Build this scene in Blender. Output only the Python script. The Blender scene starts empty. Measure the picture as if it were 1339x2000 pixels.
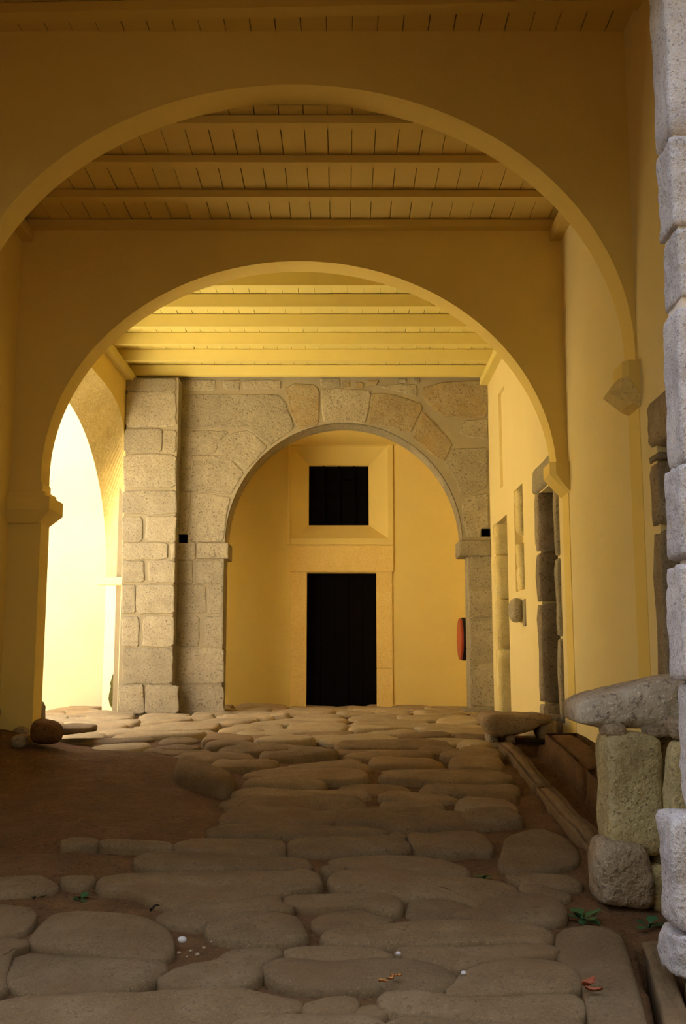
import bpy, bmesh, math, random
from mathutils import Vector, noise, Matrix

R = random.Random(7)
S = bpy.context.scene
COL = S.collection

# ------------------------------------------------------------------ camera
F = 2000.0
TILT = math.atan(290 / F)
CT, ST = math.cos(TILT), math.sin(TILT)
cam = bpy.data.cameras.new('camera')
cam.sensor_fit = 'VERTICAL'; cam.sensor_height = 36; cam.lens = 36
cam.clip_start = 0.05; cam.clip_end = 200
co = bpy.data.objects.new('camera', cam); COL.objects.link(co)
co.location = (0, 0, 0); co.rotation_euler = (math.pi / 2 + TILT, 0, 0)
S.camera = co

# ------------------------------------------------------------------ light
world = bpy.data.worlds.new('world'); S.world = world; world.use_nodes = True
wn = world.node_tree.nodes; wl = world.node_tree.links
wn.clear()
sky = wn.new('ShaderNodeTexSky'); sky.sky_type = 'NISHITA'; sky.sun_disc = False
sky.sun_elevation = math.radians(58); sky.sun_rotation = math.radians(0)
sky.dust_density = 3.0; sky.air_density = .8
hs = wn.new('ShaderNodeHueSaturation'); hs.inputs['Saturation'].default_value = .7
bg = wn.new('ShaderNodeBackground'); bg.inputs['Strength'].default_value = 1.15
wo = wn.new('ShaderNodeOutputWorld')
wl.new(sky.outputs[0], hs.inputs['Color']); wl.new(hs.outputs[0], bg.inputs[0]); wl.new(bg.outputs[0], wo.inputs[0])

sun = bpy.data.lights.new('sun', 'SUN'); sun.energy = 46; sun.angle = math.radians(0.53)
sun.color = (1.0, 0.97, 0.92)
so = bpy.data.objects.new('sun', sun); COL.objects.link(so)
so.rotation_euler = Vector((-0.08, -0.52, -0.85)).to_track_quat('-Z', 'Y').to_euler()

S.view_settings.view_transform = 'Standard'; S.view_settings.look = 'None'
S.view_settings.gamma = 1; S.view_settings.use_curve_mapping = False
S.view_settings.exposure = 0.0
try:
    S.cycles.diffuse_bounces = 10; S.cycles.max_bounces = 14
    S.cycles.use_denoising = True; S.cycles.sample_clamp_indirect = 20
    S.cycles.caustics_reflective = False; S.cycles.caustics_refractive = False
except Exception:
    pass

# ------------------------------------------------------------------ pixel rays of the photograph -> points on real planes
def ray(px, py):
    u = (px - 669.5) / F; v = (1000 - py) / F
    return Vector((u, CT - v * ST, ST + v * CT))
def U(px, py, Y):
    d = ray(px, py); return d * (Y / d.y)
def UX(px, py, X):
    d = ray(px, py); return d * (X / d.x)
def zb(Y):
    a = -1.5 + .095 * Y; b = -.655; k = .05
    return -k * math.log(math.exp(-a / k) + math.exp(-b / k))
def UF(px, py):
    d = ray(px, py); d = d / d.y
    lo, hi = 1.0, 14.6
    for _ in range(50):
        m = (lo + hi) / 2
        if d.z * m > zb(m): lo = m
        else: hi = m
    return d * lo

# ------------------------------------------------------------------ materials
def N(nt, t, **kw):
    n = nt.nodes.new(t)
    for k, v in kw.items():
        setattr(n, k, v)
    return n
def base_mat(name, rough=.9, spec=.2):
    m = bpy.data.materials.new(name); m.use_nodes = True
    nt = m.node_tree; b = nt.nodes['Principled BSDF']
    b.inputs['Roughness'].default_value = rough
    b.inputs['Specular IOR Level'].default_value = spec
    return m, nt, b
def ramp(nt, stops):
    r = N(nt, 'ShaderNodeValToRGB'); e = r.color_ramp.elements
    while len(e) < len(stops): e.new(.5)
    for i, (p, c) in enumerate(stops):
        e[i].position = p; e[i].color = (*c, 1)
    return r
def noise_tex(nt, vec, scale, detail=6, rough=.6):
    n = N(nt, 'ShaderNodeTexNoise'); n.inputs['Scale'].default_value = scale
    n.inputs['Detail'].default_value = detail; n.inputs['Roughness'].default_value = rough
    nt.links.new(vec, n.inputs['Vector']); return n
def mix(nt, a, b, fac, mode='MIX'):
    m = N(nt, 'ShaderNodeMix', data_type='RGBA', blend_type=mode)
    def put(sock, v):
        if isinstance(v, (tuple, list)): sock.default_value = (*v, 1)
        elif isinstance(v, (int, float)): sock.default_value = v
        else: nt.links.new(v, sock)
    put(m.inputs[0], fac); put(m.inputs[6], a); put(m.inputs[7], b)
    return m.outputs[2]
def bump(nt, b, h, strength, dist):
    n = N(nt, 'ShaderNodeBump'); n.inputs['Strength'].default_value = strength
    n.inputs['Distance'].default_value = dist
    nt.links.new(h, n.inputs['Height']); nt.links.new(n.outputs[0], b.inputs['Normal'])

def plaster(name, c1, c2, dirt=None, bs=.25):
    m, nt, b = base_mat(name, .92, .15)
    g = N(nt, 'ShaderNodeNewGeometry'); P = g.outputs['Position']
    n1 = noise_tex(nt, P, .9, 5); n2 = noise_tex(nt, P, 14, 6); n3 = noise_tex(nt, P, 60, 4)
    c = mix(nt, c1, c2, ramp_fac(nt, n1, .35, .7))
    if dirt:
        c = mix(nt, c, dirt, scaled(nt, n2, .55, .8, .25))
    nt.links.new(c, b.inputs['Base Color'])
    add = N(nt, 'ShaderNodeMath', operation='MULTIPLY_ADD'); add.inputs[1].default_value = .25
    nt.links.new(n3.outputs[0], add.inputs[0]); nt.links.new(n2.outputs[0], add.inputs[2])
    bump(nt, b, add.outputs[0], bs, .02)
    return m
def ramp_fac(nt, n, lo, hi):
    mr = N(nt, 'ShaderNodeMapRange'); mr.inputs[1].default_value = lo; mr.inputs[2].default_value = hi
    nt.links.new(n.outputs[0], mr.inputs[0]); return mr.outputs[0]
def scaled(nt, n, lo, hi, k):
    mr = N(nt, 'ShaderNodeMapRange'); mr.inputs[1].default_value = lo; mr.inputs[2].default_value = hi
    mr.inputs[4].default_value = k
    nt.links.new(n.outputs[0], mr.inputs[0]); return mr.outputs[0]

def stone_mat(name, c_lo, c_mid, c_hi, speck, scale=70, var=.22, bs=.5, bd=.01, stain=None):
    m, nt, b = base_mat(name, .9, .25)
    tc = N(nt, 'ShaderNodeNewGeometry'); oi = N(nt, 'ShaderNodeObjectInfo')
    P = tc.outputs['Position']
    n1 = noise_tex(nt, P, 5, 6); n2 = noise_tex(nt, P, scale, 3, .7); n3 = noise_tex(nt, P, scale * 2.3, 2, .7)
    r = ramp(nt, [(.3, c_lo), (.52, c_mid), (.72, c_hi)])
    nt.links.new(n1.outputs[0], r.inputs[0])
    c = mix(nt, r.outputs[0], speck, scaled(nt, n2, .56, .64, .75))
    c = mix(nt, c, tuple(min(1, x * 1.5) for x in c_hi), scaled(nt, n3, .58, .68, .55))
    if stain:
        n4 = noise_tex(nt, P, 2.2, 5)
        c = mix(nt, c, stain, scaled(nt, n4, .5, .68, .6))
    hv = N(nt, 'ShaderNodeHueSaturation')
    mr = N(nt, 'ShaderNodeMapRange'); mr.inputs[3].default_value = 1 - var; mr.inputs[4].default_value = 1 + var
    nt.links.new(oi.outputs['Random'], mr.inputs[0]); nt.links.new(mr.outputs[0], hv.inputs['Value'])
    nt.links.new(c, hv.inputs['Color']); nt.links.new(hv.outputs[0], b.inputs['Base Color'])
    ad = N(nt, 'ShaderNodeMath', operation='MULTIPLY_ADD'); ad.inputs[1].default_value = .35
    nt.links.new(n2.outputs[0], ad.inputs[0])
    n5 = noise_tex(nt, P, 18, 5); nt.links.new(n5.outputs[0], ad.inputs[2])
    bump(nt, b, ad.outputs[0], bs, bd)
    return m
def flat_mat(name, c, rough=.8, spec=.2, c2=None, scale=12):
    m, nt, b = base_mat(name, rough, spec)
    g = N(nt, 'ShaderNodeNewGeometry')
    n = noise_tex(nt, g.outputs['Position'], scale, 4)
    c2 = c2 or tuple(x * .8 for x in c)
    nt.links.new(mix(nt, c, c2, n.outputs[0]), b.inputs['Base Color'])
    return m

M_FADED = plaster('faded_plaster', (.81, .69, .36), (.78, .65, .31))
M_PLASTER = plaster('yellow_plaster', (.785, .615, .20), (.745, .57, .172))
M_WOOD2 = flat_mat('dim_painted_wood', (.66, .50, .15), .75, .25, (.60, .44, .125), 5)  # darker copy for near and middle ceilings, their dimmer light in the colour
M_COURT = plaster('pale_plaster', (.85, .77, .54), (.82, .72, .46))
M_WOOD = flat_mat('yellow_painted_wood', (.745, .64, .215), .7, .3, (.70, .58, .185), 5)
M_WOODG = flat_mat('painted_board', (.73, .615, .20), .75, .25, (.68, .55, .16), 5)
M_GRAN = stone_mat('granite', (.29, .25, .17), (.345, .30, .205), (.40, .35, .245), (.11, .085, .05), 42, .13, .9, .016)
M_GRANO = stone_mat('ochre_granite', (.27, .21, .11), (.33, .265, .15), (.39, .33, .215), (.13, .08, .03), 42, .06, .9, .016, (.36, .25, .10))
M_MORT = flat_mat('lime_mortar', (.38, .33, .22), .95, .1, (.29, .245, .16), 9)
M_GRAY = stone_mat('grey_granite', (.43, .38, .36), (.54, .48, .44), (.62, .55, .50), (.16, .135, .125), 90, .12, .9, .02)
M_GRAYM = flat_mat('grey_mortar', (.80, .69, .57), .95, .1, (.68, .58, .48), 9)
M_YGRAN = stone_mat('limewashed_granite', (.66, .52, .22), (.74, .60, .27), (.78, .65, .32), (.45, .34, .13), 60, .06, .6, .012)
M_JAMB = stone_mat('brown_granite', (.22, .17, .11), (.30, .24, .16), (.36, .30, .21), (.10, .07, .04), 45, .15, .8, .02)
M_PAVE = stone_mat('shaded_worn_paving', (.135, .083, .036), (.165, .105, .048), (.20, .134, .068), (.10, .062, .03), 55, .14, .5, .014, (.15, .083, .034))  # near slabs, shade of the entrance end put into the colour
M_PAVE1 = stone_mat('half_lit_paving', (.19, .125, .058), (.235, .16, .078), (.28, .20, .11), (.14, .09, .045), 55, .14, .5, .014, (.22, .13, .055))  # in-between copy for the middle rows, half way to the lit tone
M_PAVE2 = stone_mat('lit_paving', (.32, .24, .125), (.39, .30, .165), (.45, .36, .21), (.24, .18, .10), 55, .12, .5, .014, (.40, .28, .14))  # far slabs, paler copy with the bright bay's light in the colour
M_DIRT = stone_mat('packed_earth', (.095, .045, .015), (.125, .06, .02), (.155, .08, .03), (.06, .03, .011), 30, 0, .9, .02)
M_BENCH = stone_mat('weathered_bench_granite', (.42, .325, .15), (.52, .405, .18), (.60, .48, .24), (.20, .14, .07), 60, .12, .9, .02, (.30, .20, .10))
M_SLAB = stone_mat('grained_slab', (.32, .26, .18), (.47, .39, .28), (.62, .53, .40), (.18, .14, .10), 25, .05, .9, .03)
M_RUB = stone_mat('rubble_stone', (.26, .18, .10), (.33, .24, .14), (.40, .30, .19), (.15, .10, .06), 40, .15, .9, .03)
M_DARK = flat_mat('unlit_dark_wood', (.012, .008, .005), .9, .05)  # near-black boards, the darkness of the openings put into the colour
M_VOID = flat_mat('shade_black', (.006, .005, .004), .95, .0)  # near-black that paints shade into far openings, bars and sockets
M_IRON = flat_mat('black_iron', (.012, .009, .007), .7, .2)
M_RED = flat_mat('red_enamel', (.45, .07, .03), .45, .4, (.38, .06, .03), 6)
M_LEAF = flat_mat('green_leaf', (.035, .11, .03), .6, .3, (.02, .075, .02), 40)
M_DRY = flat_mat('dry_leaf', (.34, .10, .04), .7, .2, (.22, .06, .03), 30)
M_ORL = flat_mat('orange_leaf', (.50, .22, .05), .7, .2, (.36, .14, .04), 30)
M_PEB = flat_mat('pale_pebble', (.62, .56, .52), .8, .2)
M_TWIG = flat_mat('dark_twig', (.05, .03, .02), .8, .2)
M_MOSS = stone_mat('dark_moss', (.07, .07, .02), (.13, .12, .03), (.32, .27, .06), (.04, .04, .015), 50, .1, 1, .03)
M_HOUSE = plaster('darkened_render', (.085, .08, .06), (.06, .06, .045))  # kept dark so the unseen lane walls bounce little light
M_ROOF = flat_mat('roof_tile', (.40, .22, .14), .85, .2)

# ------------------------------------------------------------------ mesh helpers
def wloc(o):
    p = Vector((0, 0, 0))
    while o is not None:
        p += o.location; o = o.parent
    return p
def mk(name, verts, faces, mat, parent=None, kind=None, smooth=False, label=None, cat=None, group=None, recenter=True):
    verts = [Vector(v) for v in verts]
    c = Vector((0, 0, 0))
    if recenter and verts:
        lo = Vector([min(v[i] for v in verts) for i in range(3)]); hi = Vector([max(v[i] for v in verts) for i in range(3)])
        c = (lo + hi) / 2; c.z = lo.z
    me = bpy.data.meshes.new(name)
    me.from_pydata([v - c for v in verts], [], faces)
    me.materials.append(mat)
    bm = bmesh.new(); bm.from_mesh(me)
    bmesh.ops.recalc_face_normals(bm, faces=bm.faces)
    bm.to_mesh(me); bm.free()
    if smooth:
        me.polygons.foreach_set('use_smooth', [True] * len(me.polygons))
    me.update()
    o = bpy.data.objects.new(name, me); COL.objects.link(o)
    if parent is not None:
        o.parent = parent; c = c - wloc(parent)
    o.location = c
    if kind: o['kind'] = kind
    tag(o, label, cat, group)
    return o
def tag(o, label=None, cat=None, group=None):
    if label: o['label'] = label
    if cat: o['category'] = cat
    if group: o['group'] = group
    return o
def empty(name, loc, label, cat, group=None):
    o = bpy.data.objects.new(name, None); COL.objects.link(o); o.location = loc
    o.empty_display_size = .2
    return tag(o, label, cat, group)
BOXF = [(0, 1, 2, 3), (7, 6, 5, 4), (0, 4, 5, 1), (1, 5, 6, 2), (2, 6, 7, 3), (3, 7, 4, 0)]
def boxv(x0, x1, y0, y1, z0, z1):
    return [Vector(p) for p in ((x0, y0, z0), (x1, y0, z0), (x1, y1, z0), (x0, y1, z0), (x0, y0, z1), (x1, y0, z1), (x1, y1, z1), (x0, y1, z1))]
def box(name, b, mat, parent=None, kind=None, bev=0, rot=None, **kw):
    vs = boxv(*b)
    if rot:
        c = sum(vs, Vector()) / 8; m = Matrix.Rotation(rot[0], 3, 'X') @ Matrix.Rotation(rot[1], 3, 'Y') @ Matrix.Rotation(rot[2], 3, 'Z')
        vs = [c + m @ (v - c) for v in vs]
    o = mk(name, vs, BOXF, mat, parent, kind, **kw)
    if bev:
        bm = bmesh.new(); bm.from_mesh(o.data)
        bmesh.ops.bevel(bm, geom=bm.edges[:], offset=bev, segments=2, affect='EDGES', profile=.6)
        bm.to_mesh(o.data); bm.free()
    return o
def fbm(p, s=1.0, oct=4):
    t = 0; a = 1; f = s
    for _ in range(oct):
        t += a * noise.noise(p * f); a *= .5; f *= 2.1
    return t
def lump_geo(center, size, power=6, amp=.02, cuts=6, seed=0, rot=(0, 0, 0), fs=4, fine=.004):
    n = cuts; vs = []; idx = {}; fs_ = []
    def vid(p):
        k = tuple(round(c, 4) for c in p)
        if k not in idx:
            idx[k] = len(vs); vs.append(Vector(p))
        return idx[k]
    for ax in range(3):
        for s in (-1, 1):
            for i in range(n):
                for j in range(n):
                    q = []
                    for (a, b) in ((i, j), (i + 1, j), (i + 1, j + 1), (i, j + 1)):
                        p = [0, 0, 0]; p[ax] = s; p[(ax + 1) % 3] = -1 + 2 * a / n; p[(ax + 2) % 3] = -1 + 2 * b / n
                        q.append(vid(p))
                    fs_.append(tuple(q))
    m = Matrix.Rotation(rot[2], 3, 'Z') @ Matrix.Rotation(rot[1], 3, 'Y') @ Matrix.Rotation(rot[0], 3, 'X')
    out = []
    off = Vector((seed * 13.7, seed * 3.1, seed * 7.9))
    for v in vs:
        k = (abs(v.x) ** power + abs(v.y) ** power + abs(v.z) ** power) ** (1 / power)
        p = Vector((v.x / k * size[0] / 2, v.y / k * size[1] / 2, v.z / k * size[2] / 2))
        nrm = Vector((p.x / size[0], p.y / size[1], p.z / size[2])).normalized()
        p += nrm * (amp * fbm(p * fs + off, 1, 3) + fine * fbm(p * 30 + off, 1, 2))
        out.append(Vector(center) + m @ p)
    return out, fs_
def lump(name, center, size, mat, parent=None, **kw):
    g = {k: kw.pop(k) for k in ('power', 'amp', 'cuts', 'seed', 'rot', 'fs', 'fine') if k in kw}
    v, f = lump_geo(center, size, **g)
    return mk(name, v, f, mat, parent, smooth=True, **kw)

def densify(poly, step, jit=0, rnd=R):
    out = []
    n = len(poly)
    for i in range(n):
        a = Vector(poly[i]); b = Vector(poly[(i + 1) % n])
        k = max(1, int((b - a).length / step))
        for j in range(k):
            p = a.lerp(b, j / k)
            p += Vector((rnd.uniform(-jit, jit), rnd.uniform(-jit, jit)))
            out.append(p)
    return out
def chaikin(poly, it=1, q=.25):
    for _ in range(it):
        out = []
        n = len(poly)
        for i in range(n):
            a, b = poly[i], poly[(i + 1) % n]
            out += [a.lerp(b, q), a.lerp(b, 1 - q)]
        poly = out
    return poly
def inset(poly, d):
    n = len(poly); A = sum(poly[i].x * poly[(i + 1) % n].y - poly[(i + 1) % n].x * poly[i].y for i in range(n))
    s = 1 if A > 0 else -1
    out = []
    for i in range(n):
        t = (poly[(i + 1) % n] - poly[i - 1])
        if t.length < 1e-6: out.append(poly[i].copy()); continue
        t.normalize(); out.append(poly[i] + Vector((-t.y, t.x)) * d * s)
    return out
# a wall block: 2D outline in plane coords -> rounded slab proud of the wall; fmap(a, b, h) -> world
def wall_block(name, poly, fmap, mat, parent, proud=.018, back=.03, rnd=.012, jit=.009, gr=.009, **kw):
    p = [Vector(q) for q in poly]
    p = chaikin(p, 1, .07); p = densify(p, .09, jit); p = inset(p, -gr)
    rings = [(0, -back), (0, proud - rnd), (rnd * .35, proud - rnd * .3), (rnd * 1.3, proud)]
    vs = []; fs = []; n = len(p)
    for d, h in rings:
        for q in inset(p, d):
            vs.append(fmap(q.x, q.y, h + (.004 * noise.noise(Vector((q.x * 9, q.y * 9, h))) if h > 0 else 0)))
    for r in range(len(rings) - 1):
        for i in range(n):
            j = (i + 1) % n
            fs.append((r * n + i, r * n + j, (r + 1) * n + j, (r + 1) * n + i))
    fs.append(tuple(range((len(rings) - 1) * n, len(rings) * n)))
    return mk(name, vs, fs, mat, parent, smooth=False, **kw)
def und(x, y):
    return .028 * fbm(Vector((x * .8, y * .8, 3.3)), 1, 2)
def spav(poly, name='paving_stone', h=.035, seed=0, parent=None, mat=None, edge=-.03, deep=-.14, tilt=None, lift=0, z0=zb, grow=.008, ch=1):
    p = [Vector((q[0], q[1])) for q in poly]
    p = chaikin(p, ch, .2)
    p = densify(p, .10)
    n = len(p); c = sum(p, Vector((0, 0))) / n
    if grow: p = inset(p, -grow)
    tx, ty = tilt if tilt else (R.uniform(-.02, .02), R.uniform(-.03, .03))
    base = [(0, deep), (0, edge - .012), (.005, edge + .012), (.016, h * .35), (.036, h * .7), (.075, h * .92)]
    hx = max(abs(q.x - c.x) for q in p); hy = max(abs(q.y - c.y) for q in p)
    def ins(d):
        fx = max(.35, 1 - d / hx); fy = max(.35, 1 - d / hy)
        return [Vector((c.x + (q.x - c.x) * fx, c.y + (q.y - c.y) * fy)) for q in p]
    rr = [(ins(d), hh) for d, hh in base]
    q5 = rr[-1][0]
    rr += [([c + (q - c) * f for q in q5], h) for f in (.6, .28)]
    rings = rr
    vs = []; fs = []
    for k, (pts_, hh) in enumerate(rr):
        for w in pts_:
            z = z0(w.y) + hh + lift + und(w.x, w.y)
            if k > 0:
                z += tx * (w.x - c.x) + ty * (w.y - c.y)
                z += .018 * fbm(Vector((w.x * 2.6, w.y * 2.6, seed * 1.7)), 1, 3) + .004 * noise.noise(Vector((w.x * 17, w.y * 17, seed)))
            vs.append((w.x, w.y, z))
    vs.append((c.x, c.y, z0(c.y) + h + lift + und(c.x, c.y) + .016 * fbm(Vector((c.x * 2.6, c.y * 2.6, seed * 1.7)), 1, 3)))
    for r in range(len(rings) - 1):
        for i in range(n):
            j = (i + 1) % n
            fs.append((r * n + i, r * n + j, (r + 1) * n + j, (r + 1) * n + i))
    L = len(vs) - 1; b = (len(rings) - 1) * n
    for i in range(n):
        fs.append((b + i, b + (i + 1) % n, L))
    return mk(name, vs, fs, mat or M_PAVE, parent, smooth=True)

# wall in a plane of constant X with rectangular holes (y0,y1,z0,z1,depth, back material or None)
def grid_wall(name, X, side, y0, y1, z0, z1, thick, holes, mat):
    ys = sorted({y0, y1, *[h[0] for h in holes], *[h[1] for h in holes]})
    zs = sorted({z0, z1, *[h[2] for h in holes], *[h[3] for h in holes]})
    vs = []; fs = []
    def quad(*p):
        b = len(vs); vs.extend(p); fs.append((b, b + 1, b + 2, b + 3))
    for i in range(len(ys) - 1):
        for j in range(len(zs) - 1):
            ym = (ys[i] + ys[i + 1]) / 2; zm = (zs[j] + zs[j + 1]) / 2
            if any(h[0] < ym < h[1] and h[2] < zm < h[3] for h in holes): continue
            quad((X, ys[i], zs[j]), (X, ys[i + 1], zs[j]), (X, ys[i + 1], zs[j + 1]), (X, ys[i], zs[j + 1]))
    for (a, b, c, d, dep) in holes:
        x2 = X + side * dep
        quad((X, a, c), (x2, a, c), (x2, a, d), (X, a, d)); quad((X, b, c), (X, b, d), (x2, b, d), (x2, b, c))
        quad((X, a, d), (x2, a, d), (x2, b, d), (X, b, d)); quad((X, a, c), (X, b, c), (x2, b, c), (x2, a, c))
    xo = X + side * thick
    quad((xo, y0, z0), (xo, y1, z0), (xo, y1, z1), (xo, y0, z1))
    quad((X, y0, z0), (xo, y0, z0), (xo, y0, z1), (X, y0, z1)); quad((X, y1, z0), (xo, y1, z0), (xo, y1, z1), (X, y1, z1))
    quad((X, y0, z1), (xo, y0, z1), (xo, y1, z1), (X, y1, z1)); quad((X, y0, z0), (xo, y0, z0), (xo, y1, z0), (X, y1, z0))
    return mk(name, vs, fs, mat, kind='structure')

# arch wall in a plane of constant Y. curve: list of (x,z) from lower left over the crown to lower right
def arch_wall(name, Y, t, x0, x1, z0, z1, curve, mat, back_curve=None):
    front = [(x0, z0)] + list(curve) + [(x1, z0), (x1, z1), (x0, z1)]
    bc = back_curve or curve
    back = [(x0, z0)] + list(bc) + [(x1, z0), (x1, z1), (x0, z1)]
    n = len(front)
    vs = [(a, Y, b) for a, b in front] + [(a, Y + t, b) for a, b in back]
    fs = [tuple(range(n)), tuple(range(2 * n - 1, n - 1, -1))]
    for i in range(n):
        j = (i + 1) % n; fs.append((i, j, n + j, n + i))
    o = mk(name, vs, fs, mat, kind='structure')
    return o
def arch_curve(cx, rx, zs, h, zf, n=64, e=2.0):
    out = [(cx - rx, zf)]
    for i in range(n + 1):
        a = math.pi * (1 - i / n); c, s = math.cos(a), math.sin(a)
        out.append((cx + rx * math.copysign(abs(c) ** (2 / e), c), zs + h * abs(s) ** (2 / e)))
    out.append((cx + rx, zf))
    return out

XR, XL = 1.90, -2.80
YA, YB, YC, YF = 6.40, 8.50, 13.10, 14.60
TA, TB, TC = .25, .25, .40

# ------------------------------------------------------------------ floor
def in_dirt(x, y):
    # 1 where bare earth lies above the stones (left side), 0 on the paved lane
    e = xmin(y) - x
    return max(0, min(1, e / .35 + .3))
def lerp_tab(tab, y):
    if y <= tab[0][0]: return tab[0][1]
    for (a, b), (c, d) in zip(tab, tab[1:]):
        if y <= c: return b + (d - b) * (y - a) / (c - a)
    return tab[-1][1]
def xmin(y): return lerp_tab([(3.0, -2.9), (4.55, -2.9), (4.75, -2.2), (5.1, -1.35), (5.6, -.95), (6.2, -.72), (6.9, -.62), (7.4, -.75), (7.9, -1.0), (8.3, -1.6), (8.6, -2.1), (9.0, -2.7), (9.4, -4.5)], y)
def xmax(y): return lerp_tab([(5.4, 1.0), (6.2, 1.05), (7.0, 1.18), (8.6, 1.24), (8.9, 1.5), (9.2, 1.86), (20, 1.86)], y)
vs = []; fs = []
xs = [-3.3 + i * .05 for i in range(68)] + [.1 + i * .03 for i in range(67)]; ysf = [2.0 + i * .065 for i in range(196)]
for y in ysf:
    for x in xs:
        d = in_dirt(x, y)
        z = zb(y) - .020 + .036 * d + und(x, y)
        p = Vector((x, y, 0))
        z += (.008 + .022 * d) * fbm(p * 1.6, 1, 4)
        if x > 1.02 and y > 4.1 and y < 9: z += .05 * min(1, (x - 1.02) / .3) * fbm(p * 2.3 + Vector((5, 1, 0)), 1, 3)
        # drain channels: beside the wall and beside the near kerb
        if 5.5 < y < 8.75 and 1.36 < x < 1.62: z -= .10
        if y < 4.2:
            cxn = .985 + (y - 3.33) * .18
            if cxn < x < cxn + .13: z -= .17
        # earth heaped against the left pier
        z += .16 * math.exp(-(((x + 2.75) / .35) ** 2 + ((y - 8.35) / .45) ** 2))
        z += .05 * math.exp(-(((x + 2.3) / .5) ** 2 + ((y - 7.6) / .4) ** 2))
        z -= .07 * math.exp(-(((x + 1.5) / .45) ** 2 + ((y - 5.55) / .12) ** 2))
        vs.append((x, y, z))
nx = len(xs)
for j in range(len(ysf) - 1):
    for i in range(nx - 1):
        a = j * nx + i; fs.append((a, a + 1, a + nx + 1, a + nx))
floor = mk('floor', vs, fs, M_DIRT, kind='structure', smooth=True)
# courtyard and lane ground outside
mk('floor_courtyard', [(-9, 3, -.72), (-3.2, 3, -.72), (-3.2, 15, -.69), (-9, 15, -.69)], [(0, 1, 2, 3)], M_COURT, kind='structure')
mk('floor_lane', [(-8, -4, -1.75), (8, -4, -1.75), (8, 2.1, -1.36), (-8, 2.1, -1.36)], [(0, 1, 2, 3)], M_PAVE, kind='structure')

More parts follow.
